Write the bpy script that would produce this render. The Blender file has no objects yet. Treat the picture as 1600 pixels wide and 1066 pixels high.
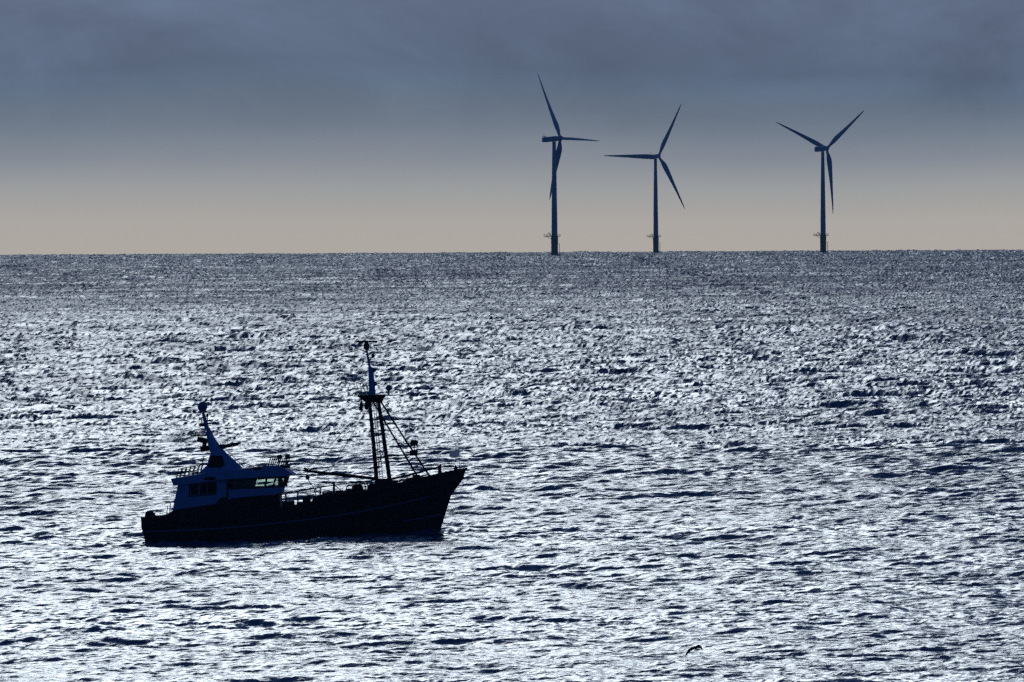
import bpy, math, random
import numpy as np
from mathutils import Matrix, Vector

random.seed(7)
rng = np.random.default_rng(11)
sc = bpy.context.scene
COL = sc.collection

# ------------------------------------------------------------------ camera
ALPHA = 3.57e-5          # radians per photo pixel (about a 630 mm lens)
RE = 7.4e6               # effective earth radius (standard refraction)
CAM_H = 25.5             # eye height above the sea
DIP = math.sqrt(2 * CAM_H / RE)
PITCH = DIP + (533 - 396.0) * ALPHA
ROLL = math.radians(0.29)

def make_camera():
    cd = bpy.data.cameras.new('camera')
    cd.sensor_width = 36.0
    cd.lens = 36.0 / (1600 * ALPHA)
    cd.clip_start = 5.0
    cd.clip_end = 90000.0
    co = bpy.data.objects.new('camera', cd)
    COL.objects.link(co)
    m = (Matrix.Translation((0, 0, CAM_H))
         @ Matrix.Rotation(math.radians(90) - PITCH, 4, 'X')
         @ Matrix.Rotation(-ROLL, 4, 'Z'))
    co.matrix_world = m
    sc.camera = co
make_camera()

# ------------------------------------------------------------------ light
SUN_EL = math.radians(12.0)
SUN_AZ = math.radians(-3.0)       # from +Y, negative = to the left

def ramp(nt, stops, interp='LINEAR'):
    n = nt.nodes.new('ShaderNodeValToRGB')
    cr = n.color_ramp
    cr.interpolation = interp
    while len(cr.elements) > 1:
        cr.elements.remove(cr.elements[-1])
    cr.elements[0].position = stops[0][0]
    cr.elements[0].color = (*stops[0][1], 1)
    for p, c in stops[1:]:
        e = cr.elements.new(p)
        e.color = (*c, 1)
    return n

def s2l(*c):
    out = []
    for v in c:
        v /= 255.0
        out.append(v / 12.92 if v <= 0.04045 else ((v + 0.055) / 1.055) ** 2.4)
    return tuple(out)

def make_world():
    w = bpy.data.worlds.new('World')
    sc.world = w
    w.use_nodes = True
    nt = w.node_tree
    nt.nodes.clear()
    N = nt.nodes.new
    L = nt.links.new
    out = N('ShaderNodeOutputWorld')
    bg = N('ShaderNodeBackground')
    L(bg.outputs[0], out.inputs[0])
    bg.inputs['Strength'].default_value = 0.05
    sky = N('ShaderNodeTexSky')
    sky.sky_type = 'NISHITA'
    sky.sun_disc = False
    sky.sun_elevation = SUN_EL
    sky.sun_rotation = SUN_AZ
    sky.air_density = 1.0
    sky.dust_density = 1.0
    tc = N('ShaderNodeTexCoord')
    sep = N('ShaderNodeSeparateXYZ')
    L(tc.outputs['Generated'], sep.inputs[0])

    def math_(op, a, b=None, c=None):
        n = N('ShaderNodeMath')
        n.operation = op
        for i, v in enumerate((a, b, c)):
            if v is None:
                continue
            if isinstance(v, (int, float)):
                n.inputs[i].default_value = v
            else:
                L(v, n.inputs[i])
        return n.outputs[0]

    # the cloud deck: soft streaks, finer towards the far edge of the deck
    mp = N('ShaderNodeMapping')
    mp.inputs['Scale'].default_value = (62, 62, 120)
    L(tc.outputs['Generated'], mp.inputs[0])
    nz = N('ShaderNodeTexNoise')
    nz.inputs['Scale'].default_value = 1.0
    nz.inputs['Detail'].default_value = 7
    nz.inputs['Roughness'].default_value = 0.62
    nz.inputs['Distortion'].default_value = 0.6
    L(mp.outputs[0], nz.inputs['Vector'])
    mp2 = N('ShaderNodeMapping')
    mp2.inputs['Scale'].default_value = (24, 24, 60)
    L(tc.outputs['Generated'], mp2.inputs[0])
    nz2 = N('ShaderNodeTexNoise')
    nz2.inputs['Scale'].default_value = 1.0
    nz2.inputs['Detail'].default_value = 3
    L(mp2.outputs[0], nz2.inputs['Vector'])
    # elevation above the sea horizon, pushed up and down by the cloud edge
    el = math_('ADD', sep.outputs['Z'], DIP)
    wob = math_('MULTIPLY', math_('SUBTRACT', nz2.outputs['Fac'], 0.5), 0.0042)
    wobe = math_('MULTIPLY', wob, math_('SMOOTH_MIN', math_('MULTIPLY', math_('MAXIMUM', el, 0.0), 120.0), 1.0, 0.3))
    el2 = math_('ADD', el, wobe)
    t = math_('MULTIPLY', el2, 1 / 0.0145)
    def up(c, *k): return tuple(x * y for x, y in zip(s2l(*c), k))
    g = ramp(nt, [
        (0.00, up((180, 172, 160), 1.47, 1.48, 1.50)),
        (0.12, up((178, 172, 162), 1.45, 1.45, 1.46)),
        (0.26, up((166, 165, 160), 1.31, 1.36, 1.43)),
        (0.36, up((149, 150, 153), 1.22, 1.30, 1.38)),
        (0.47, up((131, 136, 143), 1.14, 1.25, 1.35)),
        (0.58, up((112, 121, 131), 1.09, 1.20, 1.32)),
        (0.65, up((103, 115, 130), 1.03, 1.15, 1.26)),
        (0.72, up((97, 107, 124), 1.00, 1.12, 1.22)),
        (1.00, up((99, 109, 128), 0.99, 1.10, 1.20)),
    ])
    L(t, g.inputs[0])
    # beyond the frame the same deck goes on: slowly darker overhead and away from the light
    zen = N('ShaderNodeMapRange')
    zen.interpolation_type = 'SMOOTHSTEP'
    zen.inputs['From Min'].default_value = 0.02
    zen.inputs['From Max'].default_value = 0.6
    zen.inputs['To Min'].default_value = 1.0
    zen.inputs['To Max'].default_value = 0.32
    L(sep.outputs['Z'], zen.inputs['Value'])
    back = N('ShaderNodeMapRange')
    back.interpolation_type = 'SMOOTHSTEP'
    back.inputs['From Min'].default_value = -0.6
    back.inputs['From Max'].default_value = 0.95
    back.inputs['To Min'].default_value = 0.36
    back.inputs['To Max'].default_value = 1.0
    L(sep.outputs['Y'], back.inputs['Value'])
    k = math_('MULTIPLY', zen.outputs[0], back.outputs[0])
    # faint streaks only where the deck is thick
    thick = math_('MINIMUM', math_('MAXIMUM', math_('MULTIPLY', math_('SUBTRACT', t, 0.35), 2.5), 0.0), 1.0)
    amp = math_('MULTIPLY', thick, 1.25)
    streak = math_('ADD', 1.0, math_('MULTIPLY', math_('SUBTRACT', nz.outputs['Fac'], 0.5), amp))
    kk = math_('MULTIPLY', k, streak)
    # bluer away from the light
    blue = N('ShaderNodeMix')
    blue.data_type = 'RGBA'
    blue.blend_type = 'MULTIPLY'
    L(math_('SUBTRACT', 1.0, math_('MULTIPLY', back.outputs[0], math_('ADD', math_('MULTIPLY', zen.outputs[0], 0.9), 0.1))), blue.inputs['Factor'])
    L(g.outputs[0], blue.inputs['A'])
    blue.inputs['B'].default_value = (0.08, 0.74, 1.7, 1)
    sc1 = N('ShaderNodeVectorMath')
    sc1.operation = 'SCALE'
    L(blue.outputs['Result'], sc1.inputs[0])
    L(math_('MULTIPLY', kk, SKY_GAIN / 0.05), sc1.inputs['Scale'])
    mix = N('ShaderNodeMix')
    mix.data_type = 'RGBA'
    mix.inputs['Factor'].default_value = 0.98
    L(sky.outputs[0], mix.inputs['A'])
    L(sc1.outputs[0], mix.inputs['B'])
    L(mix.outputs['Result'], bg.inputs['Color'])
SKY_GAIN = 5.85
make_world()

def make_sun():
    sd = bpy.data.lights.new('sun', 'SUN')
    sd.energy = 0.51
    sd.angle = math.radians(11)
    sd.color = (0.85, 0.94, 1.0)
    so = bpy.data.objects.new('sun', sd)
    COL.objects.link(so)
    d = Vector((math.sin(SUN_AZ) * math.cos(SUN_EL), math.cos(SUN_AZ) * math.cos(SUN_EL), math.sin(SUN_EL)))
    so.rotation_euler = d.to_track_quat('Z', 'Y').to_euler()
    so.location = (0, 0, 3000)
make_sun()
sc.view_settings.view_transform = 'Standard'
sc.view_settings.look = 'None'
sc.view_settings.gamma = 1
sc.view_settings.exposure = -2.45
sc.cycles.use_denoising = False
sc.view_settings.use_curve_mapping = False
sc.cycles.max_bounces = 6
sc.cycles.volume_bounces = 0
sc.cycles.transparent_max_bounces = 16

# ------------------------------------------------------------------ helpers
def ray(px, py, d):
    """point at ground distance d seen at photo pixel (px, py)"""
    u = (px - 800) * ALPHA
    v = (533 - py) * ALPHA
    a = u * math.cos(ROLL) + v * math.sin(ROLL)
    b = -u * math.sin(ROLL) + v * math.cos(ROLL)
    return Vector((d * a, d, CAM_H + d * (b - PITCH)))

def sea_z(x, y):
    return -(x * x + y * y) / (2 * RE)

def tag(o, label=None, cat=None, group=None, kind=None):
    if label: o['label'] = label
    if cat: o['category'] = cat
    if group: o['group'] = group
    if kind: o['kind'] = kind
    return o

def empty(name, loc):
    o = bpy.data.objects.new(name, None)
    COL.objects.link(o)
    o.location = loc
    o.empty_display_size = 1.0
    return o

class MB:
    """collects solid shapes and links them as one mesh object"""
    def __init__(self):
        self.v, self.f = [], []

    def add(self, vs, fs):
        b = len(self.v)
        self.v += [tuple(p) for p in vs]
        self.f += [tuple(i + b for i in f) for f in fs]
        return self

    def rings(self, rings, closed=True, caps=True):
        n = len(rings[0])
        vs = [p for r in rings for p in r]
        fs = []
        for i in range(len(rings) - 1):
            for j in range(n if closed else n - 1):
                a, b = i * n + j, i * n + (j + 1) % n
                fs.append((a, b, b + n, a + n))
        if caps:
            fs.append(tuple(range(n))[::-1])
            fs.append(tuple(range((len(rings) - 1) * n, len(rings) * n)))
        return self.add(vs, fs)

    def tube(self, pts, r, n=8, r2=None):
        pts = [Vector(p) for p in pts]
        m = len(pts)
        rs = r if isinstance(r, (list, tuple)) else [r + ((r2 if r2 is not None else r) - r) * i / max(1, m - 1) for i in range(m)]
        rings = []
        for i, p in enumerate(pts):
            t = (pts[min(i + 1, m - 1)] - pts[max(i - 1, 0)]).normalized()
            ref = Vector((0, 1, 0)) if abs(t.y) < 0.9 else Vector((1, 0, 0))
            a = t.cross(ref).normalized()
            b = t.cross(a)
            rings.append([p + rs[i] * (math.cos(2 * math.pi * k / n) * a + math.sin(2 * math.pi * k / n) * b) for k in range(n)])
        return self.rings(rings)

    def box(self, c, s, rot=None):
        c = Vector(c)
        vs = []
        for dx in (-.5, .5):
            for dy in (-.5, .5):
                for dz in (-.5, .5):
                    p = Vector((dx * s[0], dy * s[1], dz * s[2]))
                    if rot is not None: p = rot @ p
                    vs.append(c + p)
        return self.add(vs, [(0, 1, 3, 2), (4, 6, 7, 5), (0, 4, 5, 1), (2, 3, 7, 6), (0, 2, 6, 4), (1, 5, 7, 3)])

    def ball(self, c, r, n=16, m=10):
        if not isinstance(r, (tuple, list)): r = (r, r, r)
        c = Vector(c)
        vs = [c + Vector((0, 0, -r[2]))]
        for i in range(1, m):
            th = math.pi * i / m - math.pi / 2
            for j in range(n):
                ph = 2 * math.pi * j / n
                vs.append(c + Vector((r[0] * math.cos(th) * math.cos(ph), r[1] * math.cos(th) * math.sin(ph), r[2] * math.sin(th))))
        vs.append(c + Vector((0, 0, r[2])))
        fs = []
        for j in range(n):
            fs.append((0, 1 + (j + 1) % n, 1 + j))
        for i in range(m - 2):
            for j in range(n):
                a, b = 1 + i * n + j, 1 + i * n + (j + 1) % n
                fs.append((a, b, b + n, a + n))
        t = len(vs) - 1
        for j in range(n):
            fs.append((t, 1 + (m - 2) * n + j, 1 + (m - 2) * n + (j + 1) % n))
        return self.add(vs, fs)

    def build(self, name, mat, parent=None, smooth=False, bevel=0, loc=None):
        me = bpy.data.meshes.new(name)
        me.from_pydata(self.v, [], self.f)
        import bmesh
        bm = bmesh.new()
        bm.from_mesh(me)
        bmesh.ops.recalc_face_normals(bm, faces=bm.faces)
        bm.to_mesh(me)
        bm.free()
        me.materials.append(mat)
        o = bpy.data.objects.new(name, me)
        COL.objects.link(o)
        if parent is not None: o.parent = parent
        if loc is not None: o.location = loc
        if smooth:
            me.shade_smooth()
            me.set_sharp_from_angle(angle=math.radians(40))
        if bevel:
            b = o.modifiers.new('bevel', 'BEVEL')
            b.width = bevel
            b.segments = 2
            b.limit_method = 'ANGLE'
        return o

def paint(name, col, col2=None, rough=0.5, metal=0.0, scale=1.5, spec=0.5, bump=0.0):
    m = bpy.data.materials.new(name)
    m.use_nodes = True
    nt = m.node_tree
    b = nt.nodes['Principled BSDF']
    tc = nt.nodes.new('ShaderNodeTexCoord')
    nz = nt.nodes.new('ShaderNodeTexNoise')
    nz.inputs['Scale'].default_value = scale
    nz.inputs['Detail'].default_value = 6
    nz.inputs['Roughness'].default_value = 0.65
    nt.links.new(tc.outputs['Object'], nz.inputs['Vector'])
    c2 = col2 or tuple(c * 0.6 for c in col)
    r = ramp(nt, [(0.42, col), (0.72, c2)])
    nt.links.new(nz.outputs['Fac'], r.inputs[0])
    nt.links.new(r.outputs[0], b.inputs['Base Color'])
    b.inputs['Roughness'].default_value = rough
    b.inputs['Metallic'].default_value = metal
    b.inputs['Specular IOR Level'].default_value = spec
    if bump:
        bp = nt.nodes.new('ShaderNodeBump')
        bp.inputs['Strength'].default_value = bump
        bp.inputs['Distance'].default_value = 0.05
        nt.links.new(nz.outputs['Fac'], bp.inputs['Height'])
        nt.links.new(bp.outputs[0], b.inputs['Normal'])
    return m

M = {}
M['hull'] = paint('hull_paint', (0.010, 0.012, 0.020), (0.022, 0.016, 0.014), 0.55, spec=0.25, bump=0.2)
M['dark'] = paint('dark_steel_paint', (0.014, 0.015, 0.02), (0.025, 0.018, 0.015), 0.6, spec=0.25)
M['blue'] = paint('house_paint', (0.20, 0.36, 0.72), (0.16, 0.30, 0.62), 0.5, spec=0.3, scale=0.8)
M['rail_catchlight'] = paint('rail_catchlight_paint', (0.13, 0.14, 0.28), (0.08, 0.09, 0.17), 0.6, spec=0.3)  # paler than the hull: light caught by the rub rail, put into its colour
M['wire'] = paint('wire_rope', (0.03, 0.03, 0.035), (0.05, 0.035, 0.03), 0.6)
M['dome'] = paint('dome_plastic', (0.12, 0.18, 0.33), (0.1, 0.16, 0.3), 0.5, spec=0.3)
M['buoy'] = paint('orange_float', (0.8, 0.25, 0.08), (0.6, 0.2, 0.06), 0.5)
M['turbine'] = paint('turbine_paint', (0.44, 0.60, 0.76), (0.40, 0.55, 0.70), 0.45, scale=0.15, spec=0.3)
M['turbine_base'] = paint('transition_paint', (0.50, 0.46, 0.26), (0.36, 0.32, 0.18), 0.6, scale=0.3)
M['bird'] = paint('gull_plumage', (0.05, 0.05, 0.055), (0.10, 0.10, 0.11), 0.8, scale=6, spec=0.1)

def glass_material(name, tint, refl=1.0):
    m = bpy.data.materials.new(name)
    m.use_nodes = True
    nt = m.node_tree
    nt.nodes.clear()
    out = nt.nodes.new('ShaderNodeOutputMaterial')
    tr = nt.nodes.new('ShaderNodeBsdfTransparent')
    tr.inputs[0].default_value = (*tint, 1)
    gl = nt.nodes.new('ShaderNodeBsdfGlossy')
    gl.inputs['Roughness'].default_value = 0.03
    fr = nt.nodes.new('ShaderNodeFresnel')
    fr.inputs[0].default_value = 1.45
    mx = nt.nodes.new('ShaderNodeMixShader')
    nt.links.new(fr.outputs[0], mx.inputs[0])
    nt.links.new(tr.outputs[0], mx.inputs[1])
    nt.links.new(gl.outputs[0], mx.inputs[2])
    nt.links.new(mx.outputs[0], out.inputs[0])
    return m
M['glass'] = glass_material('window_glass', (0.80, 0.86, 0.82))

def flag_material():
    m = bpy.data.materials.new('flag_cloth')
    m.use_nodes = True
    nt = m.node_tree
    nt.nodes.clear()
    out = nt.nodes.new('ShaderNodeOutputMaterial')
    d = nt.nodes.new('ShaderNodeBsdfDiffuse')
    t = nt.nodes.new('ShaderNodeBsdfTranslucent')
    tc = nt.nodes.new('ShaderNodeTexCoord')
    nz = nt.nodes.new('ShaderNodeTexNoise')
    nz.inputs['Scale'].default_value = 5
    r = ramp(nt, [(0.3, (0.9, 0.9, 0.92)), (0.7, (0.8, 0.8, 0.84))])
    nt.links.new(tc.outputs['Object'], nz.inputs['Vector'])
    nt.links.new(nz.outputs['Fac'], r.inputs[0])
    nt.links.new(r.outputs[0], d.inputs[0])
    nt.links.new(r.outputs[0], t.inputs[0])
    mx = nt.nodes.new('ShaderNodeMixShader')
    mx.inputs[0].default_value = 0.6
    nt.links.new(d.outputs[0], mx.inputs[1])
    nt.links.new(t.outputs[0], mx.inputs[2])
    nt.links.new(mx.outputs[0], out.inputs[0])
    return m
M['flag'] = flag_material()

# ------------------------------------------------------------------ boat frame
BOAT_PX = (455.0, 846.0)
def solve_boat():
    lo, hi = 500.0, 5000.0
    for _ in range(60):
        d = (lo + hi) / 2
        p = ray(BOAT_PX[0], BOAT_PX[1], d)
        if p.z > sea_z(p.x, p.y): lo = d
        else: hi = d
    return p
BOAT = solve_boat()
BD = BOAT.y
BS = BD * ALPHA                       # metres per photo pixel at the boat
YAW = math.radians(2.0)               # bow a little towards the camera
PITCH_B = math.radians(2.0)
TH = PITCH_B + ROLL

def B(px, py, y=0.0):
    u = (px - BOAT_PX[0]) * BS
    v = (BOAT_PX[1] - py) * BS
    xp = u * math.cos(TH) + v * math.sin(TH)
    z = -u * math.sin(TH) + v * math.cos(TH)
    return Vector(((xp - y * math.sin(YAW)) / math.cos(YAW), y, z))

# ------------------------------------------------------------------ sea
WIND = Vector((-0.46, -0.89)).normalized()

def wave_patch(N, L, lam_min, lam_max, std, spread, seed, peak_pow=-4.0):
    r = np.random.default_rng(seed)
    k1 = 2 * np.pi * np.fft.fftfreq(N, L / N)
    kx, ky = np.meshgrid(k1, k1, indexing='ij')
    k = np.hypot(kx, ky)
    k[0, 0] = 1
    c = (kx * WIND.x + ky * WIND.y) / k
    lam = 2 * np.pi / k
    S = k ** peak_pow * np.maximum(np.abs(c), 1e-3) ** spread
    band = 1 / (1 + (lam / lam_max) ** 6) * 1 / (1 + (lam_min / lam) ** 8)
    S = S * band * np.where(c < 0, 0.04, 1.0)
    S[0, 0] = 0
    a = np.sqrt(S) * (r.normal(size=k.shape) + 1j * r.normal(size=k.shape))
    h = np.fft.ifft2(a)
    dx = np.fft.ifft2(-1j * kx / k * a)
    dy = np.fft.ifft2(-1j * ky / k * a)
    sc_ = std / h.real.std()
    return (h.real * sc_, dx.real * sc_, dy.real * sc_, N, L)

def sample(p, x, y, need_d=True):
    h, dx, dy, N, L = p
    fx = np.mod(x / L, 1.0) * N
    fy = np.mod(y / L, 1.0) * N
    i = np.floor(fx).astype(np.int32); j = np.floor(fy).astype(np.int32)
    tx = (fx - i); ty = (fy - j)
    i %= N; j %= N
    i1 = (i + 1) % N; j1 = (j + 1) % N
    w = ((1 - tx) * (1 - ty), tx * (1 - ty), (1 - tx) * ty, tx * ty)
    def g(a):
        return a[i, j] * w[0] + a[i1, j] * w[1] + a[i, j1] * w[2] + a[i1, j1] * w[3]
    return g(h), g(dx), g(dy)

PATCHES = [
    # patch, smallest wavelength it carries, rotation, chop
    (wave_patch(512, 347.0, 11.0, 34.0, 0.190, 4, 1), 11.0, 0.00, 1.1),
    (wave_patch(512, 97.3, 3.6, 11.0, 0.115, 2, 2), 3.6, 0.07, 1.0),
    (wave_patch(512, 31.7, 1.1, 3.6, 0.062, 1.2, 3), 1.1, -0.11, 0.8),
    (wave_patch(512, 11.3, 0.4, 1.1, 0.021, 1.0, 4), 0.4, 0.19, 0.5),
]

# distance bands: start, end, columns, row spacing at both ends
BANDS = [(905, 1900, 270, 0.42, 0.55), (1900, 4600, 500, 1.2, 4.6), (4600, 22000, 700, 4.6, 64.0)]

def sea_material():
    m = bpy.data.materials.new('sea_water')
    m.use_nodes = True
    nt = m.node_tree
    N = nt.nodes.new
    L = nt.links.new
    b = nt.nodes['Principled BSDF']
    b.inputs['Base Color'].default_value = (0.001, 0.075, 0.185, 1)
    b.inputs['IOR'].default_value = 1.333
    tc = N('ShaderNodeTexCoord')
    mp = N('ShaderNodeMapping')
    mp.inputs['Rotation'].default_value = (0, 0, math.radians(-20))
    mp.inputs['Scale'].default_value = (0.62, 1.0, 1.0)
    L(tc.outputs['Object'], mp.inputs[0])
    def nz(scale, detail, dist):
        n = N('ShaderNodeTexNoise')
        n.noise_dimensions = '2D'
        n.inputs['Scale'].default_value = scale
        n.inputs['Detail'].default_value = detail
        n.inputs['Roughness'].default_value = 0.55
        n.inputs['Distortion'].default_value = dist
        L(mp.outputs[0], n.inputs['Vector'])
        return n.outputs['Fac']
    # the wind freshens offshore and comes in gusts: steeper ripples there
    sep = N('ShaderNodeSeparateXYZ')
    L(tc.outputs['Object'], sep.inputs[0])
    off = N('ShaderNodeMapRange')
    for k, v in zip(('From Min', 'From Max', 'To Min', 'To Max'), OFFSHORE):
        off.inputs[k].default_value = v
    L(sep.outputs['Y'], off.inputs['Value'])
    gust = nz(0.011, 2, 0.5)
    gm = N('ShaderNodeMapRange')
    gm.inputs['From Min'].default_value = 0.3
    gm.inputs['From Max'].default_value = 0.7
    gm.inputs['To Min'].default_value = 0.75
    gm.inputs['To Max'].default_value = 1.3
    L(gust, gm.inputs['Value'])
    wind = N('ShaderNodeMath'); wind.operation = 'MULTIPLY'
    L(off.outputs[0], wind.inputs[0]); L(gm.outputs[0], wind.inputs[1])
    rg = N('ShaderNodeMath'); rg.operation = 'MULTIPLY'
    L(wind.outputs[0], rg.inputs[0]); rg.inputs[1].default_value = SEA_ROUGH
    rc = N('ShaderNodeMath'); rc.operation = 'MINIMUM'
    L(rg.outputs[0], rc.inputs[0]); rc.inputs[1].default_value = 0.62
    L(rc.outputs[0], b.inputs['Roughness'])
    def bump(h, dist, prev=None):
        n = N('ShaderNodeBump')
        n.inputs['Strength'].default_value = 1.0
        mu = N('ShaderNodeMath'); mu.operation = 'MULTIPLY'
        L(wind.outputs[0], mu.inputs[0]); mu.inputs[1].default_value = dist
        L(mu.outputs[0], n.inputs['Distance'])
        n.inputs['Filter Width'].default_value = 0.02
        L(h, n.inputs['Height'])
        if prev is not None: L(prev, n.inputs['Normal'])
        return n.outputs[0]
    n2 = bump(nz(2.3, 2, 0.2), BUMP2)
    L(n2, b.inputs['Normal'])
    return m
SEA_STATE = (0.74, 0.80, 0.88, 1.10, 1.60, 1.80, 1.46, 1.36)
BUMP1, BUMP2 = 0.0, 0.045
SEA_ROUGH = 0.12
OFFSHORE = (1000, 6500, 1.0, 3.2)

def build_sea():
    # rows out from below the camera, columns by bearing; heights are functions of place
    half = 0.5 * 1600 * ALPHA * 1.22
    bx, by = BOAT.x, BOAT.y
    ca, sa = math.cos(YAW), math.sin(YAW)

    def field(X, Y, s, slopes=False, cut=None):
        """height (and sideways shift) of the sea; s = mesh spacing there, None = everything"""
        gx, gy = X - bx, Y - by
        near = np.exp(-(gx / 17.0) ** 2 - (gy / 16.0) ** 2)
        H = np.zeros_like(X); DX = np.zeros_like(X); DY = np.zeros_like(X)
        # rougher offshore
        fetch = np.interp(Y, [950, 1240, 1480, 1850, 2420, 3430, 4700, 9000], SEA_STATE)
        for p, lmin, rot, chop in PATCHES:
            c, sn = math.cos(rot), math.sin(rot)
            xr, yr = X * c - Y * sn, X * sn + Y * c
            h, dx, dy = sample(p, xr, yr)
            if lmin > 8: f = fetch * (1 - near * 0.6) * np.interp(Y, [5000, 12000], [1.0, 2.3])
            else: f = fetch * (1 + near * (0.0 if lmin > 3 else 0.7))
            if s is not None:
                f = f / (1 + (s / (lmin * 2.0)) ** 4)
            if cut is not None:
                f = f / (1 + (cut / (lmin * 1.6)) ** 4)
            H += h * f
            if not slopes:
                DX += chop * (dx * c + dy * sn) * f
                DY += chop * (-dx * sn + dy * c) * f
        H += 0.050 * gx * np.exp(-(gx / 19.0) ** 2 - (gy / 15.0) ** 2)
        # bow wave and the disturbed water along the hull
        lx = gx * ca - gy * sa - 12.0
        ly = gx * sa + gy * ca
        for sgn in (-1, 1):
            yy = sgn * ly
            arm = yy - 0.3 - np.maximum(-lx, 0) * 0.36
            H += 0.38 * np.exp(-(arm / 0.6) ** 2) * np.exp(-((lx + 1.0) / 3.0) ** 2)
            H += 0.16 * np.exp(-((arm + 1.7) / 0.6) ** 2) * np.exp(-((lx + 5.0) / 4.0) ** 2)
            H += 0.14 * np.exp(-((arm - 1.5) / 0.5) ** 2) * np.exp(-((lx - 1.0) / 4.0) ** 2)
        return H, DX, DY

    Vs, Ns, Fs, off = [], [], [], 0
    for (r0, r1, nc, s0, s1) in BANDS:
        rows = [r0 - 0.3 * s0]
        while rows[-1] < r1 + 0.2 * s1:
            t = min(1, max(0, (rows[-1] - r0) / (r1 - r0)))
            rows.append(rows[-1] + s0 + (s1 - s0) * t)
        rows = np.array(rows)
        az = np.linspace(-half, half, nc)
        R, A = np.meshgrid(rows, az, indexing='ij')
        R = R + rng.uniform(-0.3, 0.3, R.shape) * np.gradient(rows)[:, None]
        X = R * np.sin(A); Y = R * np.cos(A)
        S = np.minimum(np.gradient(rows)[:, None], 7.0) * np.ones_like(R)
        S = S * np.interp(R, [1900, 4600], [1.0, 0.4])
        H, DX, DY = field(X, Y, S)
        e = 0.12
        cut = R * 1.6e-4
        hx = (field(X + e, Y, None, True, cut)[0] - field(X - e, Y, None, True, cut)[0]) / (2 * e)
        hy = (field(X, Y + e, None, True, cut)[0] - field(X, Y - e, None, True, cut)[0]) / (2 * e)
        Nn = np.stack([-hx, -hy, np.ones_like(hx)], -1)
        Nn /= np.linalg.norm(Nn, axis=-1, keepdims=True)
        Z = sea_z(X, Y) + H
        V = np.stack([X + DX, Y + DY, Z], -1).reshape(-1, 3)
        nr = len(rows)
        idx = np.arange(nr * nc).reshape(nr, nc) + off
        F = np.stack([idx[:-1, :-1], idx[:-1, 1:], idx[1:, 1:], idx[1:, :-1]], -1).reshape(-1, 4)
        Vs.append(V); Ns.append(Nn.reshape(-1, 3)); Fs.append(F); off += len(V)
        print('SEA band', r0, 'rows', nr, 'slope', hx.std(), hy.std())
    V = np.concatenate(Vs); F = np.concatenate(Fs)
    # the rest of the sea round the camera, coarse
    r2 = np.concatenate([[0.5, 120, 350, 650], np.geomspace(905, 22000, 60)])
    a2 = np.linspace(half, 2 * math.pi - half, 72)
    R2, A2 = np.meshgrid(r2, a2, indexing='ij')
    X2, Y2 = R2 * np.sin(A2), R2 * np.cos(A2)
    V2 = np.stack([X2, Y2, sea_z(X2, Y2)], -1).reshape(-1, 3)
    i2 = np.arange(R2.size).reshape(R2.shape) + len(V)
    F2 = np.stack([i2[:-1, :-1], i2[:-1, 1:], i2[1:, 1:], i2[1:, :-1]], -1).reshape(-1, 4)
    r3 = np.array([0.5, 120, 350, 650, 905.0])
    a3 = np.linspace(-half, half, 30)
    R3, A3 = np.meshgrid(r3, a3, indexing='ij')
    X3, Y3 = R3 * np.sin(A3), R3 * np.cos(A3)
    V3 = np.stack([X3, Y3, sea_z(X3, Y3)], -1).reshape(-1, 3)
    i3 = np.arange(R3.size).reshape(R3.shape) + len(V) + len(V2)
    F3 = np.stack([i3[:-1, :-1], i3[:-1, 1:], i3[1:, 1:], i3[1:, :-1]], -1).reshape(-1, 4)
    Nn = np.concatenate(Ns + [np.tile([0.0, 0.0, 1.0], (len(V2) + len(V3), 1))])
    V = np.concatenate([V, V2, V3]); F = np.concatenate([F, F2, F3])
    me = bpy.data.meshes.new('sea')
    me.vertices.add(len(V))
    me.vertices.foreach_set('co', V.astype(np.float32).ravel())
    me.loops.add(F.size)
    me.loops.foreach_set('vertex_index', np.ascontiguousarray(F).astype(np.int32).ravel())
    me.polygons.add(len(F))
    me.polygons.foreach_set('loop_start', np.arange(0, F.size, 4, dtype=np.int32))
    me.update(calc_edges=True)
    me.shade_smooth()
    me.normals_split_custom_set_from_vertices(Nn.astype(np.float32))
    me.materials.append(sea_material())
    o = bpy.data.objects.new('sea', me)
    COL.objects.link(o)
    tag(o, kind='structure')
    print('SEA quads', len(F))
build_sea()

# ------------------------------------------------------------------ haze
def build_haze():
    mb = MB()
    mb.box((0, 0, (-36 + 140) / 2), (45200, 45200, 176))
    m = bpy.data.materials.new('haze_air')
    m.use_nodes = True
    nt = m.node_tree
    nt.nodes.clear()
    out = nt.nodes.new('ShaderNodeOutputMaterial')
    v = nt.nodes.new('ShaderNodeVolumePrincipled')
    v.inputs['Color'].default_value = (0.50, 0.80, 1.0, 1)
    v.inputs['Density'].default_value = HAZE
    v.inputs['Anisotropy'].default_value = 0.2
    nt.links.new(v.outputs[0], out.inputs['Volume'])
    o = mb.build('haze', m)
    tag(o, kind='stuff')
HAZE = 2.4e-5
if HAZE: build_haze()

# ------------------------------------------------------------------ wind turbines
HUB_H, ROT_R, OVERHANG, TILT = 86.8, 54.7, 5.6, math.radians(5)

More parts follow.
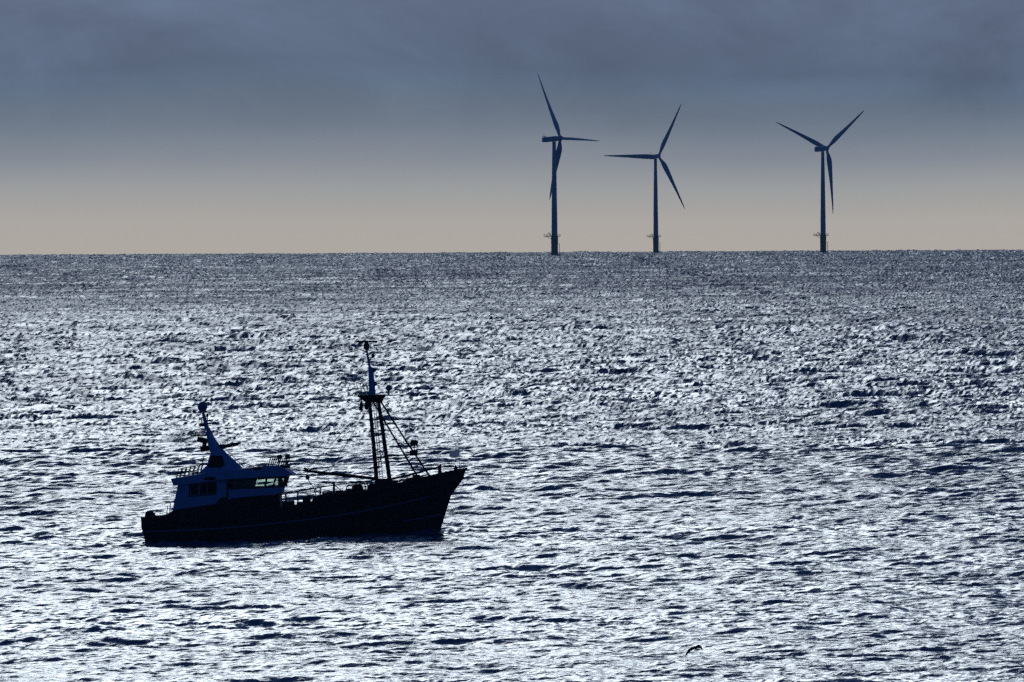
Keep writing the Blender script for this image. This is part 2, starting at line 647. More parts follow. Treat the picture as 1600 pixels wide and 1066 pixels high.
def turbine_meshes():
    T = {}
    n = 28
    def ringz(z, r): return [Vector((r * math.cos(2 * math.pi * i / n), r * math.sin(2 * math.pi * i / n), z)) for i in range(n)]
    mp = MB().rings([ringz(z, r) for z, r in ((-30, 2.5), (9.5, 2.5), (9.6, 2.58), (15.2, 2.58))])
    T['monopile'] = mp.build('monopile', M['turbine_base'], smooth=True)
    tw = MB().rings([ringz(z, r) for z, r in ((15.2, 2.25), (15.5, 2.25), (15.55, 2.2), (36, 2.02), (36.1, 2.05), (36.2, 2.01), (60, 1.72), (60.1, 1.75), (60.2, 1.71), (84.2, 1.3), (84.8, 1.42))])
    T['tower'] = tw.build('tower', M['turbine'], smooth=True)
    pl = MB()
    pl.add([(-8.0, -3.6, 14.8), (4.4, -3.6, 14.8), (4.4, 3.6, 14.8), (-8.0, 3.6, 14.8), (-8.0, -3.6, 15.3), (4.4, -3.6, 15.3), (4.4, 3.6, 15.3), (-8.0, 3.6, 15.3)],
           [(0, 3, 2, 1), (4, 5, 6, 7), (0, 1, 5, 4), (1, 2, 6, 5), (2, 3, 7, 6), (3, 0, 4, 7)])
    for s in (-1, 1):
        pl.tube([(-6.5, 2.4 * s, 15.0), (-2.2, 1.4 * s, 12.9)], 0.16, 6)
    T['platform'] = pl.build('work_platform', M['turbine_base'])
    rl = MB()
    corners = [(-7.9, -3.5), (4.3, -3.5), (4.3, 3.5), (-7.9, 3.5)]
    for a, b in zip(corners, corners[1:] + corners[:1]):
        for z in (15.9, 16.5):
            rl.tube([(*a, z), (*b, z)], 0.10, 5)
        for k in range(5):
            t = k / 5
            x, y = a[0] + (b[0] - a[0]) * t, a[1] + (b[1] - a[1]) * t
            rl.tube([(x, y, 15.3), (x, y, 16.55)], 0.11, 5)
    T['railing'] = rl.build('railing', M['turbine_base'])
    dv = MB().tube([(-3.2, -2.2, 15.3), (-3.2, -2.2, 16.8), (-3.5, -2.3, 17.3), (-4.0, -2.4, 17.5), (-4.9, -2.6, 17.1)], 0.26, 8)
    dv.box((-3.2, -2.2, 15.7), (0.7, 0.7, 0.8))
    T['davit'] = dv.build('davit_crane', M['dark'], smooth=True)
    bl = MB()
    for s in (-0.8, 0.8):
        bl.tube([(3.6, s, -3), (3.6, s, 9.4), (2.4, s, 9.4)], 0.2, 6)
        bl.tube([(3.6, s, 2.0), (2.4, s, 2.0)], 0.15, 6)
    for k in range(14):
        bl.tube([(3.6, -0.8, -2 + 0.8 * k), (3.6, 0.8, -2 + 0.8 * k)], 0.06, 5)
    bl.box((3.3, 0, 9.5), (1.9, 2.2, 0.16))
    T['landing'] = bl.build('boat_landing', M['turbine_base'])
    # nacelle points along +X (rotor end); origin on tower top axis at hub height
    nc = MB()
    secs = [(-9.6, 1.25, 1.45, -0.1), (-9.2, 1.6, 1.7, 0.0), (-6.0, 1.85, 1.95, 0.05), (1.5, 1.85, 1.95, 0.05), (3.0, 1.6, 1.7, 0.0), (3.6, 1.35, 1.45, 0.0)]
    rings = []
    for x, hy, hz, zc in secs:
        rg = []
        for i in range(20):
            a = 2 * math.pi * i / 20
            ca, sa = math.cos(a), math.sin(a)
            e = 0.45
            rg.append(Vector((x, hy * math.copysign(abs(ca) ** e, ca), zc + hz * math.copysign(abs(sa) ** e, sa))))
        rings.append(rg)
    nc.rings(rings)
    T['nacelle'] = nc.build('nacelle', M['turbine'], smooth=True)
    cb = MB().box((-8.3, 0, 2.25), (1.8, 3.0, 0.6))
    T['cooler'] = cb.build('cooler_top', M['turbine'])
    wv = MB().tube([(0, 0, 0), (0, 0, 1.9)], 0.07, 6)
    wv.box((0, 0, 1.9), (0.5, 0.08, 0.25))
    T['vane'] = wv.build('wind_vane', M['dark'])
    hb = MB()
    rings = []
    for x, r in ((3.65, 1.35), (4.2, 1.75), (5.6, 1.9), (6.8, 1.6), (7.6, 0.95), (7.95, 0.25)):
        rings.append([Vector((x, r * math.cos(2 * math.pi * i / 24), r * math.sin(2 * math.pi * i / 24))) for i in range(24)])
    hb.rings(rings)
    T['hub'] = hb.build('hub', M['turbine'], smooth=True)
    # blade: root at the hub centre, span +Z, chord in Y, thickness in X (rotor axis)
    spec = [(1.2, 1.9, 1.0, 0), (3.5, 1.95, 0.98, 0), (6.0, 2.7, 0.62, 15), (9.0, 3.7, 0.40, 13), (11.5, 4.05, 0.32, 11), (15, 3.85, 0.27, 8.5), (22, 3.15, 0.23, 5.5),
            (30, 2.45, 0.2, 3), (38, 1.85, 0.18, 1.5), (46, 1.3, 0.17, 0.5), (51, 0.9, 0.16, 0), (53.6, 0.5, 0.16, 0), (54.7, 0.12, 0.2, 0)]
    for key, pitch, bend in (('blade', 4, -3.6), ('blade_feathered', 66, 1.5)):
      bd = MB()
      rings = []
      for r, c, th, tw in spec:
        rg = []
        a = math.radians(tw + pitch)
        off = bend * (r / ROT_R) ** 2
        lead = 0.5 if r < 4 else 0.34
        for i in range(18):
            t = 2 * math.pi * i / 18
            yy = math.cos(t) * 0.5
            s_ = (yy + 0.5)
            c_ = c * 1.15
            thick = th * c * 0.5 * math.sin(t) * (1.0 if r < 4 else (1.25 * (1 - s_) ** 0.0 * (0.55 + 0.7 * (1 - s_))))
            yl = (yy + 0.5 - lead) * c_
            rg.append(Vector((off + thick * math.cos(a) + yl * math.sin(a), yl * math.cos(a) - thick * math.sin(a), r)))
        rings.append(rg)
      bd.rings(rings)
      T[key] = bd.build('blade', M['turbine'], smooth=True)
    return T

def place_turbines():
    T = turbine_meshes()
    used = set()
    def inst(key, parent, mat):
        src = T[key]
        if key in used:
            o = src.copy()
            COL.objects.link(o)
        else:
            used.add(key)
            o = src
        o.parent = parent
        o.matrix_basis = mat
        return o
    specs = [
        # base px, m/px, axis foreshortening f, blade angle from up towards the right
        ((866.6, 401.0), 0.4716, 0.50, -27.2, 'tallest and nearest wind turbine, leftmost of the three, one blade level pointing right', 'blade_feathered'),
        ((1024.9, 396.0), 0.5730, 0.863, 31.0, 'smallest wind turbine in the middle, one blade pointing level to the left', 'blade'),
        ((1286.3, 395.5), 0.5310, 0.778, 54.6, 'right wind turbine with two blades raised in a V shape', 'blade'),
    ]
    for (bpx, sc_, f, phi, label, bkey) in specs:
        d = sc_ / ALPHA
        p = ray(bpx[0], bpx[1], d)
        root = empty('wind_turbine', (p.x, p.y, sea_z(p.x, p.y)))
        tag(root, label, 'wind turbine', 'wind turbines standing on the sea horizon')
        I = Matrix.Identity(4)
        inst('monopile', root, I)
        inst('tower', root, I)
        pf = inst('platform', root, I)
        inst('railing', pf, I)
        inst('davit', pf, I)
        inst('landing', root, I)
        # rotor axis (pointing right and away from the camera)
        yaw = math.atan2(f, math.sqrt(1 - f * f))
        Mn = Matrix.Translation((0, 0, HUB_H)) @ Matrix.Rotation(yaw, 4, 'Z') @ Matrix.Rotation(-TILT, 4, 'Y')
        nac = inst('nacelle', root, Mn)
        inst('cooler', nac, I)
        for x, y in ((-8.9, -0.7), (-7.7, 0.7)):
            inst('vane', nac, Matrix.Translation((x, y, 2.5)))
        Mh = Mn
        inst('hub', root, Mh)
        for k in range(3):
            a = math.radians(phi + 120 * k)
            # seen from the camera a positive angle turns towards the right: local -Y is right
            flex = Matrix.Rotation(math.radians(-2.5), 4, 'Y') if bkey == 'blade_feathered' else I
            Mb = Mh @ Matrix.Translation((OVERHANG, 0, 0)) @ flex @ Matrix.Rotation(a, 4, 'X')
            inst(bkey, root, Mb)
place_turbines()

# ------------------------------------------------------------------ fishing boat
def build_boat():
    root = empty('fishing_boat', (BOAT.x, BOAT.y, sea_z(BOAT.x, BOAT.y)))
    root.rotation_euler = (Matrix.Rotation(-YAW, 4, 'Z') @ Matrix.Rotation(-PITCH_B, 4, 'Y')).to_euler()
    tag(root, 'dark fishing trawler with blue wheelhouse and tall foremast sailing on the glittering sea', 'fishing boat')
    px = BS

    # ---- hull
    top = [(221, 809), (245, 808.5), (262, 807), (330, 803), (400, 798), (437, 795), (470, 791.5), (500, 788), (503, 776.5), (525, 772.5),
           (550, 771), (575, 769.5), (592, 766), (620, 759), (650, 751.5), (675, 745), (695, 740), (712, 736.3), (723, 734), (729.7, 732.5)]
    stem = [B(729.7, 732.5), B(717, 753), (B(705, 774)), B(698, 793), B(693, 809), B(687.5, 833), B(683, 850), B(672, 880)]
    sx = [(p.z, p.x) for p in stem][::-1]
    stn = [(p.z, p.x) for p in (B(233, 885), B(228, 850), B(221, 809))]
    zb = -1.7
    x0, x1 = B(221, 809).x, B(729.7, 732.5).x
    def bs(s):   # half beam at the rail
        if s < 0.35: return 2.75 + 0.6 * math.sin(s / 0.35 * math.pi / 2)
        if s < 0.6: return 3.35
        return max(0.06, 3.35 * (1 - ((s - 0.6) / 0.4) ** 2.3))
    def bw(s):   # half beam at the waterline
        if s < 0.3: return 2.35 + 0.75 * math.sin(s / 0.3 * math.pi / 2)
        if s < 0.5: return 3.1
        return max(0.04, 3.1 * (1 - ((s - 0.5) / 0.5) ** 1.7))
    def bk(s):
        return max(0.03, 0.75 * (1 - abs(s - 0.4) / 0.6))
    def interp(tab, z): return float(np.interp(z, [a for a, _ in tab], [b for _, b in tab]))
    levels = [0, 0.25, 0.42, 0.55, 0.7, 0.85, 1.0]
    rings, tops = [], []
    sheer = []
    for (ppx, ppy) in top:
        p = B(ppx, ppy)
        s = (p.x - x0) / (x1 - x0)
        b = bs(s)
        p = B(ppx, ppy, -b)
        s = min(1, max(0, (p.x - x0) / (x1 - x0)))
        zt = p.z
        pts = []
        for w in levels:
            z = zb + w * (zt - zb)
            if z < 0: bb = bk(s) + (bw(s) - bk(s)) * ((z - zb) / (0 - zb)) ** 0.5
            else: bb = bw(s) + (bs(s) - bw(s)) * (z / zt) ** 1.4
            x = interp(stn, z) + (interp(sx, z) - interp(stn, z)) * s
            pts.append(Vector((x, -bb, z)))
        sheer.append((s, pts[-1].copy()))
        zin = min(zt - 0.02, zt - 0.75)
        bi = max(0.02, pts[-1].y * -1 - 0.14)
        top_in = Vector((pts[-1].x - (0.1 if s > 0.97 else 0), -bi, zt))
        deck = Vector((top_in.x - (0.2 if s > 0.97 else 0), -max(0.015, bi - 0.05), zin))
        half_ = pts + [top_in, deck]
        ring = half_ + [Vector((q.x, -q.y, q.z)) for q in half_[::-1]]
        rings.append(ring)
    mb = MB().rings(rings)
    hull = mb.build('hull', M['hull'], root, smooth=True)
    def side(pp, off=0.0, sgn=-1):
        """point on the hull's side at photo pixel"""
        y = -2.5
        for _ in range(6):
            p = B(pp[0], pp[1], y)
            z = p.z
            s = (p.x - interp(stn, z)) / (interp(sx, z) - interp(stn, z))
            s = min(1, max(0, s))
            zt = float(np.interp(s, [a for a, _ in sheer], [q.z for _, q in sheer]))
            bb = bw(s) + (bs(s) - bw(s)) * (max(0, z) / zt) ** 1.4
            y = -bb
        return Vector((p.x, sgn * (bb + off), p.z))
    strake_px = [(223, 830.5), (260, 829.3), (300, 827.5), (340, 825.5), (380, 822.3), (420, 818), (470, 812.5), (515, 806.5), (560, 799.5), (600, 791.5), (640, 783), (668, 776.5)]
    for sgn in (-1, 1):
        pts = [side(q, 0.03, sgn) for q in strake_px]
        MB().tube(pts, 0.075, 6).build('rubbing_strake', M['rail_catchlight'], hull, smooth=True)
        low = [side(q, 0.02, sgn) for q in ((630, 814), (650, 811), (670, 807.5), (690, 804))]
        MB().tube(low, 0.06, 6).build('bow_stripe', M['rail_catchlight'], hull, smooth=True)
    # cap rail along the bulwark
    for sgn in (-1, 1):
        for lo, hi in ((0, 8), (8, 20)):
            pts = [Vector((q.x, sgn * (-q.y - 0.06), q.z + 0.03)) for _, q in sheer[lo:hi]]
            MB().tube(pts, 0.07, 6).build('cap_rail', M['dark'], hull, smooth=True)

    def prism(poly, w, y0=None, mb=None):
        """extrude a side-view outline between -w and +w (outline measured on the near side)"""
        m = mb or MB()
        a = [B(q[0], q[1], -w) for q in poly]
        b = [Vector((p.x, w if y0 is None else y0, p.z)) for p in a]
        return m.rings([a, b])

    # ---- lower deckhouse and aft gear
    lower = prism([(263, 812), (264, 801), (274, 796), (337, 787), (345, 777), (362, 775), (395, 771.5), (432, 769), (437, 769.5), (437.5, 806), (350, 815)], 2.25).build('deckhouse', M['dark'], root, bevel=0.05)
    for k, (a, b_) in enumerate(((372, 791), (398, 789.5), (420, 788))):
        p = B(a, b_, -2.26)
        ring = MB().tube([p, p - Vector((0, 0.05, 0))], 0.2, 14)
        ring.build('porthole', M['glass_dark'], lower)
    MB().box(B(437.8, 786, 0) + Vector((0.03, 0, 0)), (0.06, 0.75, 1.5)).build('door', M['blue'], lower)
    # aft house
    aft = prism([(270, 798), (278.6, 756), (357.5, 745), (357.5, 803), (339, 805), (337, 790)], 2.2).build('aft_house', M['blue'], root, bevel=0.04)
    for a in (299, 312.5, 325.5):
        def ln(x, x0_, y0_, x1_, y1_): return y0_ + (y1_ - y0_) * (x - x0_) / (x1_ - x0_)
        pl = [(a, ln(a, 298, 757.5, 337, 752.5)), (a + 11.5, ln(a + 11.5, 298, 757.5, 337, 752.5)), (a + 11.5, ln(a + 11.5, 298, 773.5, 337, 770)), (a, ln(a, 298, 773.5, 337, 770))]
        for sgn in (-1, 1):
            m = MB()
            aa = [B(*q, -2.205) for q in pl]
            m.rings([[Vector((p.x, sgn * 2.205, p.z)) for p in aa], [Vector((p.x, sgn * 2.23, p.z)) for p in aa]])
            w = m.build('window', M['glass_dark'], aft)
            fr = MB()
            q = [Vector((p.x, sgn * 2.225, p.z)) for p in aa]
            for i in range(4):
                fr.tube([q[i], q[(i + 1) % 4]], 0.045, 4)
            fr.build('window_frame', M['dark'], w) if False else None
    dr = [(354.5, 752), (361, 751), (361, 782), (354.5, 783)]
    aa = [B(*q, -2.21) for q in dr]
    MB().rings([aa, [p - Vector((0, 0.03, 0)) for p in aa]]).build('door', M['dark'], aft)
    hp = B(356, 768, -2.26)
    # awning recess frame above the windows
    fr = MB()
    for q0, q1 in (((297, 756), (338, 751)), ((338, 751), (338, 771)), ((338, 771), (297, 775.5)), ((297, 775.5), (297, 756))):
        fr.tube([B(*q0, -2.22), B(*q1, -2.22)], 0.05, 5)
    fr.build('window_surround', M['dark'], aft)

    # ---- wheelhouse (hollow, glazed all round)
    W = 2.3
    wh = prism([(357.6, 783), (357.6, 764.5), (398, 763), (442.3, 760.5), (439.5, 770), (432, 772.5), (395, 775), (362, 778.5)], W).build('wheelhouse', M['blue'], root, bevel=0.03)
    pillars = [(361, 364.5), (380, 382), (397.5, 400.5), (414.3, 417.2), (427.6, 430.5), (443, 446)]
    def sillz(x): return 764.5 + (760.3 - 764.5) * (x - 357.6) / (442 - 357.6)
    def headz(x): return 748.6 + (743.5 - 748.6) * (x - 357) / (450 - 357)
    def lean(x): return 0.10 + 0.22 * (x - 361) / 85.0     # pillars rake forward towards the bow
    def ppx(x, y):   # pixel x of a pillar edge at pixel height y
        return x + lean(x) * (754 - y)
    for n_, (a, b_) in enumerate(pillars):
        for sgn in ((-1, 1) if n_ in (0, 5) else (-1,)):
            s0, s1 = sillz(a) + .6, headz(a) - 1.5
            quad = [(ppx(a, s0), s0), (ppx(b_, s0), s0), (ppx(b_, s1), s1), (ppx(a, s1), s1)]
            aa = [B(*q, -W) for q in quad]
            MB().rings([[Vector((p.x, sgn * W, p.z)) for p in aa], [Vector((p.x, sgn * (W - 0.12), p.z)) for p in aa]]).build('window_pillar', M['dark'], wh)
    for a, b_, sgn in ([(p[1], q[0], -1) for p, q in zip(pillars[:-1], pillars[1:])] + [(364.5, 443, 1)]):
        if True:
            s0, s1 = sillz(a) + .2, headz(a) + .2
            quad = [(ppx(a, s0), s0), (ppx(b_, s0), s0), (ppx(b_, s1), s1), (ppx(a, s1), s1)]
            aa = [B(*q, -W) for q in quad]
            MB().rings([[Vector((p.x, sgn * (W - 0.05), p.z)) for p in aa], [Vector((p.x, sgn * (W - 0.065), p.z)) for p in aa]]).build('window_pane', M['glass'], wh)
            # frame rails over and under each pane
    for sgn in (-1, 1):
        hr = MB()
        for f_, r_ in ((headz, 0.09), (sillz, 0.07)):
            hr.tube([Vector((B(x, f_(x) + (1.4 if f_ is headz else -0.6), -W).x, sgn * (W - 0.07), B(x, f_(x) + (1.4 if f_ is headz else -0.6), -W).z)) for x in (361, 400, 445)], r_, 5)
        hr.build('window_rail', M['dark'], wh)
    # front windows: pillars and panes across the beam
    ft, fb = B(447.0, 744.5, -W), B(442.5, 760.5, -W)
    ys = [-2.2, -1.35, -0.45, 0.45, 1.35, 2.2]
    for y in ys[1:-1]:
        MB().tube([Vector((fb.x - .06, y, fb.z)), Vector((ft.x - .06, y, ft.z))], 0.07, 5).build('window_pillar', M['dark'], wh)
    for y0, y1 in zip(ys[:-1], ys[1:]):
        q = [Vector((fb.x - .06, y0, fb.z)), Vector((fb.x - .06, y1, fb.z)), Vector((ft.x - .06, y1, ft.z)), Vector((ft.x - .06, y0, ft.z))]
        MB().rings([q, [p - Vector((0.015, 0, 0)) for p in q]]).build('window_pane', M['glass'], wh)
    # chart room inside, console and helm chair seen against the light
    prism([(362, 765), (363.5, 747), (396, 745.5), (395, 763)], 2.0).build('inner_cabin', M['dark'], wh)
    p = B(436, 763.5, 0)
    MB().box(p, (0.55, 3.6, 0.42)).build('helm_console', M['dark'], wh)

    MB().box(B(438, 753.5, 0.6), (0.34, 0.9, 0.75)).build('radar_display', M['dark'], wh)

    # ---- roof with visor
    roof = prism([(267.4, 748), (308.5, 741), (330, 737), (382, 731.5), (400, 729.8), (417, 727), (434.5, 727.6), (446, 732.5), (459, 741.3), (458, 742.7), (449, 743.6), (357, 748.6), (271.7, 758.8)], 2.55).build('roof', M['blue'], root, bevel=0.06)
    for x0_, x1_, y_ in ((320, 337, 748), (397, 409, 732)):
        aa = [B(x0_, y_ - 3, -2.552), B(x1_, y_ - 3.6, -2.552), B(x1_, y_ + 1.5, -2.552), B(x0_, y_ + 2.0, -2.552)]
        MB().rings([aa, [p - Vector((0, 0.03, 0)) for p in aa]]).build('roof_vent', M['dark'], roof)
    for k, (bx0, bx1, tx0) in enumerate(((276, 309, 280),)):
        for sgn in (-1, 1):
            rl = MB()
            for i in range(6):
                x = bx0 + i * 6.6
                yb = 747 - i * 1.05
                a = B(x, yb, -2.3); b_ = B(x + 3.8, yb - 14.5, -2.3)
                a.y *= -sgn; b_.y *= -sgn
                rl.tube([a, b_], 0.04, 5)
            for f_ in (0.5, 1.0):
                pts = []
                for i in range(6):
                    x = bx0 + i * 6.6 + 3.8 * f_
                    q = B(x, 747 - i * 1.05 - 14.5 * f_, -2.3); q.y *= -sgn
                    pts.append(q)
                rl.tube(pts, 0.025, 5)
            rl.build('railing', M['dark'], roof)
    for sgn in (-1, 1):
        rl = MB()
        for i in range(5):
            x = 419.5 + i * 6.2
            yb = 728 + i * 0.9
            a = B(x, yb, -1.9); b_ = B(x + 4.4, yb - 14, -1.9)
            a.y *= -sgn; b_.y *= -sgn
            rl.tube([a, b_], 0.04, 5)
        pts = []
        for i in range(5):
            q = B(419.5 + i * 6.2 + 4.4, 728 + i * 0.9 - 14, -1.9); q.y *= -sgn
            pts.append(q)
        rl.tube(pts, 0.025, 5)
        rl.build('railing', M['dark'], roof)
    for x in (436.7, 449.2):
        sl = MB()
        sl.tube([B(x - 1.5, 729, -1.2), B(x, 718, -1.2)], 0.05, 6)
        c = B(x, 714, -1.2)
        sl.tube([c + Vector((-.17, 0, 0)), c + Vector((-.1, 0, 0)), c + Vector((.2, 0, .02))], [0.1, 0.17, 0.19], 12)
        sl.build('searchlight', M['dark'], roof, smooth=True)
    h = MB().tube([B(438, 728.3, -1.4), B(452, 729.3, -1.4)], 0.11, 8)
    h.tube([B(452, 729.3, -1.4), B(454, 729.6, -1.4)], 0.11, 8, r2=0.22)
    h.build('air_horn', M['dark'], roof, smooth=True)
    lb = MB().tube([B(414, 729, -2.1), B(414, 725.3, -2.1)], 0.13, 10)
    lb.build('lifebuoy_light', M['buoy'], roof, smooth=True)

    # ---- mast fin with exhaust on the roof
    fin = MB()
    rings = []
    for (y_, xa, xf, w) in ((740, 309, 388, 0.95), (736, 314, 383, 0.9), (728, 323, 376, 0.8), (708, 329, 354, 0.6), (697, 325.5, 344, 0.5), (682, 323.3, 334, 0.36), (668, 321.6, 327.5, 0.22)):
        pa, pf_ = B(xa, y_), B(xf, y_)
        m = (pa + pf_) / 2
        rings.append([Vector((pa.x, -w * .7, pa.z)), Vector((pa.x + .1, -w, pa.z)), Vector((m.x, -w, m.z)), Vector((pf_.x - .15, -w * .45, pf_.z)), Vector((pf_.x, 0, pf_.z)),
                      Vector((pf_.x - .15, w * .45, pf_.z)), Vector((m.x, w, m.z)), Vector((pa.x + .1, w, pa.z)), Vector((pa.x, w * .7, pa.z))])
    fin.rings(rings)
    finh = fin.build('mast_fin', M['blue'], root, smooth=True)
    MB().rings([[B(*q, -0.86) for q in ((330, 712), (347, 712), (352, 726), (345, 731), (324, 731))], [B(*q, 0.86) + Vector((-.0, 0, 0)) for q in ((330, 712), (347, 712), (352, 726), (345, 731), (324, 731))]]).build('vent_housing', M['dark'], finh, bevel=0.05)
    up = MB().tube([B(323.5, 672), B(321, 660), B(317.2, 645.5)], [0.2, 0.15, 0.11], 10)
    up.build('pole', M['blue'], finh, smooth=True)
    dm = MB()
    c = B(316.2, 636)
    dm.ball(c, (0.37, 0.37, 0.40), 20, 12)
    dm.tube([c + Vector((0, 0, -.42)), c + Vector((0, 0, -.3))], 0.33, 16)
    dm.build('satellite_dome', M['dome'], finh, smooth=True)
    MB().box(B(316.3, 644.8), (1.0, 0.5, 0.06)).build('dome_plate', M['dark'], finh)
    cr = MB().box(B(322, 662.3), (1.15, 0.14, 0.12), Matrix.Rotation(math.radians(-6), 3, 'Y'))
    cr.tube([B(315.2, 662), B(315.2, 656)], 0.04, 6)
    cr.ball(B(324, 649), (0.09, 0.09, 0.14), 10, 6)
    cr.tube([B(324, 662), B(323.7, 649)], 0.04, 6)
    cr.box(B(316, 664.5), (0.45, 0.5, 0.2))
    cr.build('light_bracket', M['dark'], finh)
    ex = MB().tube([B(324, 692, 0), B(318, 688.5, 0), B(308, 686, 0)], [0.24, 0.22, 0.2], 10)
    ex.build('exhaust_pipe', M['dark'], finh, smooth=True)
    ap = MB().box(B(311, 681), (1.25, 0.9, 0.1))
    for x, hh in ((299.5, 6), (302, 5), (305, 6), (309, 5), (312, 8), (317, 5)):
        ap.tube([B(x, 681), B(x, 681 - hh)], 0.028, 5)
    ap.build('aerial_platform', M['dark'], finh)
    rd = MB().tube([B(313, 702.2), B(330, 699.7), B(355, 697), (B(372.5, 694.8))], [0.22, 0.22, 0.15, 0.09], 8)
    rd.box(B(319, 700), (0.3, 0.5, 0.5))
    rd.box(B(369, 693.5), (0.7, 0.3, 0.14))
    rd.box(B(318, 696), (0.12, 0.12, 0.3))
    rd.build('yard_arm', M['dark'], finh, smooth=True)
    wh_ = MB().tube([B(355.6, 697), B(355.6, 669)], 0.022, 5, r2=0.012)
    wh_.build('whip_aerial', M['wire'], finh)
    lad = MB()
    for s in (-.2, .2):
        lad.tube([B(381, 730, s), B(343.5, 693, s)], 0.025, 5)
    for i in range(10):
        t = (i + .5) / 10
        lad.tube([B(381 - 37.5 * t, 730 - 37 * t, -.2), B(381 - 37.5 * t, 730 - 37 * t, .2)], 0.02, 5)
    lad.build('mast_ladder', M['blue'], finh)
    for k, (xa, ya, xb, yb) in enumerate(((313, 738, 319, 712), (317, 727, 326, 726), (343, 738, 343, 722))):
        MB().tube([B(xa, ya, -.9), B(xb, yb, -.9)], 0.03, 5).build('stanchion', M['dark'], finh)

    # ---- stern gear
    sg = MB()
    sg.ball(B(234, 804, -1.2), (0.36, 0.4, 0.32), 12, 8)
    sg.rings([[B(x, y, -1.0) + Vector((0, 0.5 * math.cos(2 * math.pi * k / 8), 0.30 * f * math.sin(2 * math.pi * k / 8))) for k in range(8)] for x, y, f in ((232.5, 807, .9), (235, 806, 1.25), (239, 807, 1.1), (243, 808.5, .6))])
    sg.build('net_heap', M['dark'], root, smooth=True)
    for x, y in ((241.5, 801.5), (255, 804.5)):
        MB().tube([B(x, 812, -2.3), B(x, y, -2.3)], 0.1, 8).build('mooring_bitt', M['dark'], root, smooth=True)
    rl = MB()
    for x, y in ((261, 796), (265.5, 790), (272, 784)):
        rl.tube([B(x, 806, -2.1), B(x + 1.5, y - 5, -2.1)], 0.035, 5)
    rl.tube([B(259, 786, -2.1), B(266, 784.5, -2.1), B(276, 782.5, -2.1)], 0.03, 5)
    rl.tube([B(271, 796, -2.1), B(277, 775, -2.1)], 0.03, 5)
    rl.build('stern_railing', M['dark'], root)

    # ---- working deck
    def post(x, yb, yt, r, name, y=-2.6, mat='dark'):
        MB().tube([B(x, yb, y), B(x, yt, y)], r, 8).build(name, M[mat], root, smooth=True)
    rr = MB().tube([B(437, 772, -2.5), B(470, 766, -2.5), B(523, 757.3, -2.5), (B(560, 752.6, -2.5)), B(590, 749.5, -2.0)], 0.045, 6)
    for x, yb, yt in ((447, 793, 770), (466, 790, 767), (501, 776, 761.5)):
        rr.tube([B(x, yb, -2.5), B(x, yt, -2.5)], 0.06, 6)
    rr.tube([B(491, 764, -2.5), B(499, 786, -2.5)], 0.03, 5)
    rr.build('deck_railing', M['dark'], root)
    gp = MB().tube([B(522.3, 776, -2.6), B(522.3, 752, -2.6)], 0.09, 8)
    gp.box(B(522.3, 772, -2.6), (0.3, 0.3, 0.25))
    gp.build('gallow_post', M['dark'], root, smooth=True)
    hb = MB()
    hb.box(B(451, 790, -1.5), (0.9, 1.6, 0.75)); hb.box(B(476.5, 781.5, -1.5), (0.32, 0.4, 0.6)); hb.tube([B(482.5, 790, -1.6), B(482.5, 774, -1.6)], 0.17, 8)
    hb.box(B(484, 789, -1.2), (1.9, 2.0, 0.55))
    hb.build('fish_hatch', M['dark'], root, bevel=0.03)
    wn = MB()
    for y in (-1.3, -0.2, 0.9):
        wn.tube([B(558.5, 766, y), B(558.5, 766, y + .12)], 0.48, 18)
    wn.tube([B(558.5, 766, -1.3), B(558.5, 766, 1.0)], 0.3, 14)
    wn.tube([B(545, 769, -1.2), B(545, 769, 1.0)], 0.28, 14)
    wn.box(B(545, 774, 0), (0.8, 2.4, 0.5)); wn.box(B(571, 771, -.5), (0.8, 1.8, 0.55))
    wn.box(B(558, 773, 0), (1.9, 2.6, 0.4))
    wn.build('trawl_winch', M['dark'], root, smooth=True)
    for k, (xa, xb, yt, y) in enumerate(((541, 552, 757, -1.6), (559, 571, 753.5, -1.6), (565, 575.5, 752.5, -1.4))):
        hp_ = [B(xa, 772, y), B(xa + .6, yt + 5, y), B((xa + xb) / 2 - 1, yt, y), B(xb - 1.5, yt + 1.2, y), B(xb, yt + 7, y), B(xb, 770, y)]
        MB().tube(hp_, 0.045, 6).build('hoop_guard', M['dark'], root, smooth=True)
    fr = MB().tube([B(575, 764, -1.9), B(592, 761.5, -1.9)], 0.06, 6)
    fr.tube([B(574, 769, -1.9), B(592, 766, -1.9)], 0.05, 6)
    fr.build('fore_rail', M['dark'], root)

    # ---- foremast
    mast = MB().tube([B(577.3, 627), B(583.5, 691), B(590.3, 772)], [0.13, 0.155, 0.17], 10).build('mast_leg', M['dark'], root, smooth=True)
    legb = MB().tube([B(591.5, 627), B(600.5, 691), B(611, 766)], [0.13, 0.155, 0.17], 10).build('mast_leg', M['dark'], root, smooth=True)
    MB().tube([B(583.5, 629), B(620, 690, -.6), B(653, 745, -1.2)], 0.07, 8).build('mast_stay', M['dark'], root, smooth=True)
    MB().tube([B(595, 627.5), B(635, 690, .6), B(673, 747, 1.2)], 0.07, 8).build('mast_stay', M['dark'], root, smooth=True)
    ld = MB()
    for dx in (-2.6, 2.2):
        ld.tube([B(586 + dx * .7, 640, 0), B(597 + dx, 757, 0)], 0.028, 5)
    for i in range(24):
        t = (i + .5) / 24
        x, y = 586 + 11 * t, 640 + 117 * t
        ld.tube([B(x - 2.2, y), B(x + 2.0, y)], 0.018, 5)
    ld.build('mast_ladder', M['wire'], root)
    base = MB()
    base.box(B(602, 757, 0), (1.5, 1.6, 0.5)); base.box(B(614.5, 756.5, 0), (0.5, 1.2, 0.6)); base.box(B(596, 751, 0), (0.9, 1.0, 0.3))
    base.box(B(604, 766, 0), (1.6, 2.2, 0.5))
    base.build('mast_base', M['dark'], root, bevel=0.04)
    cn = MB()
    rings = []
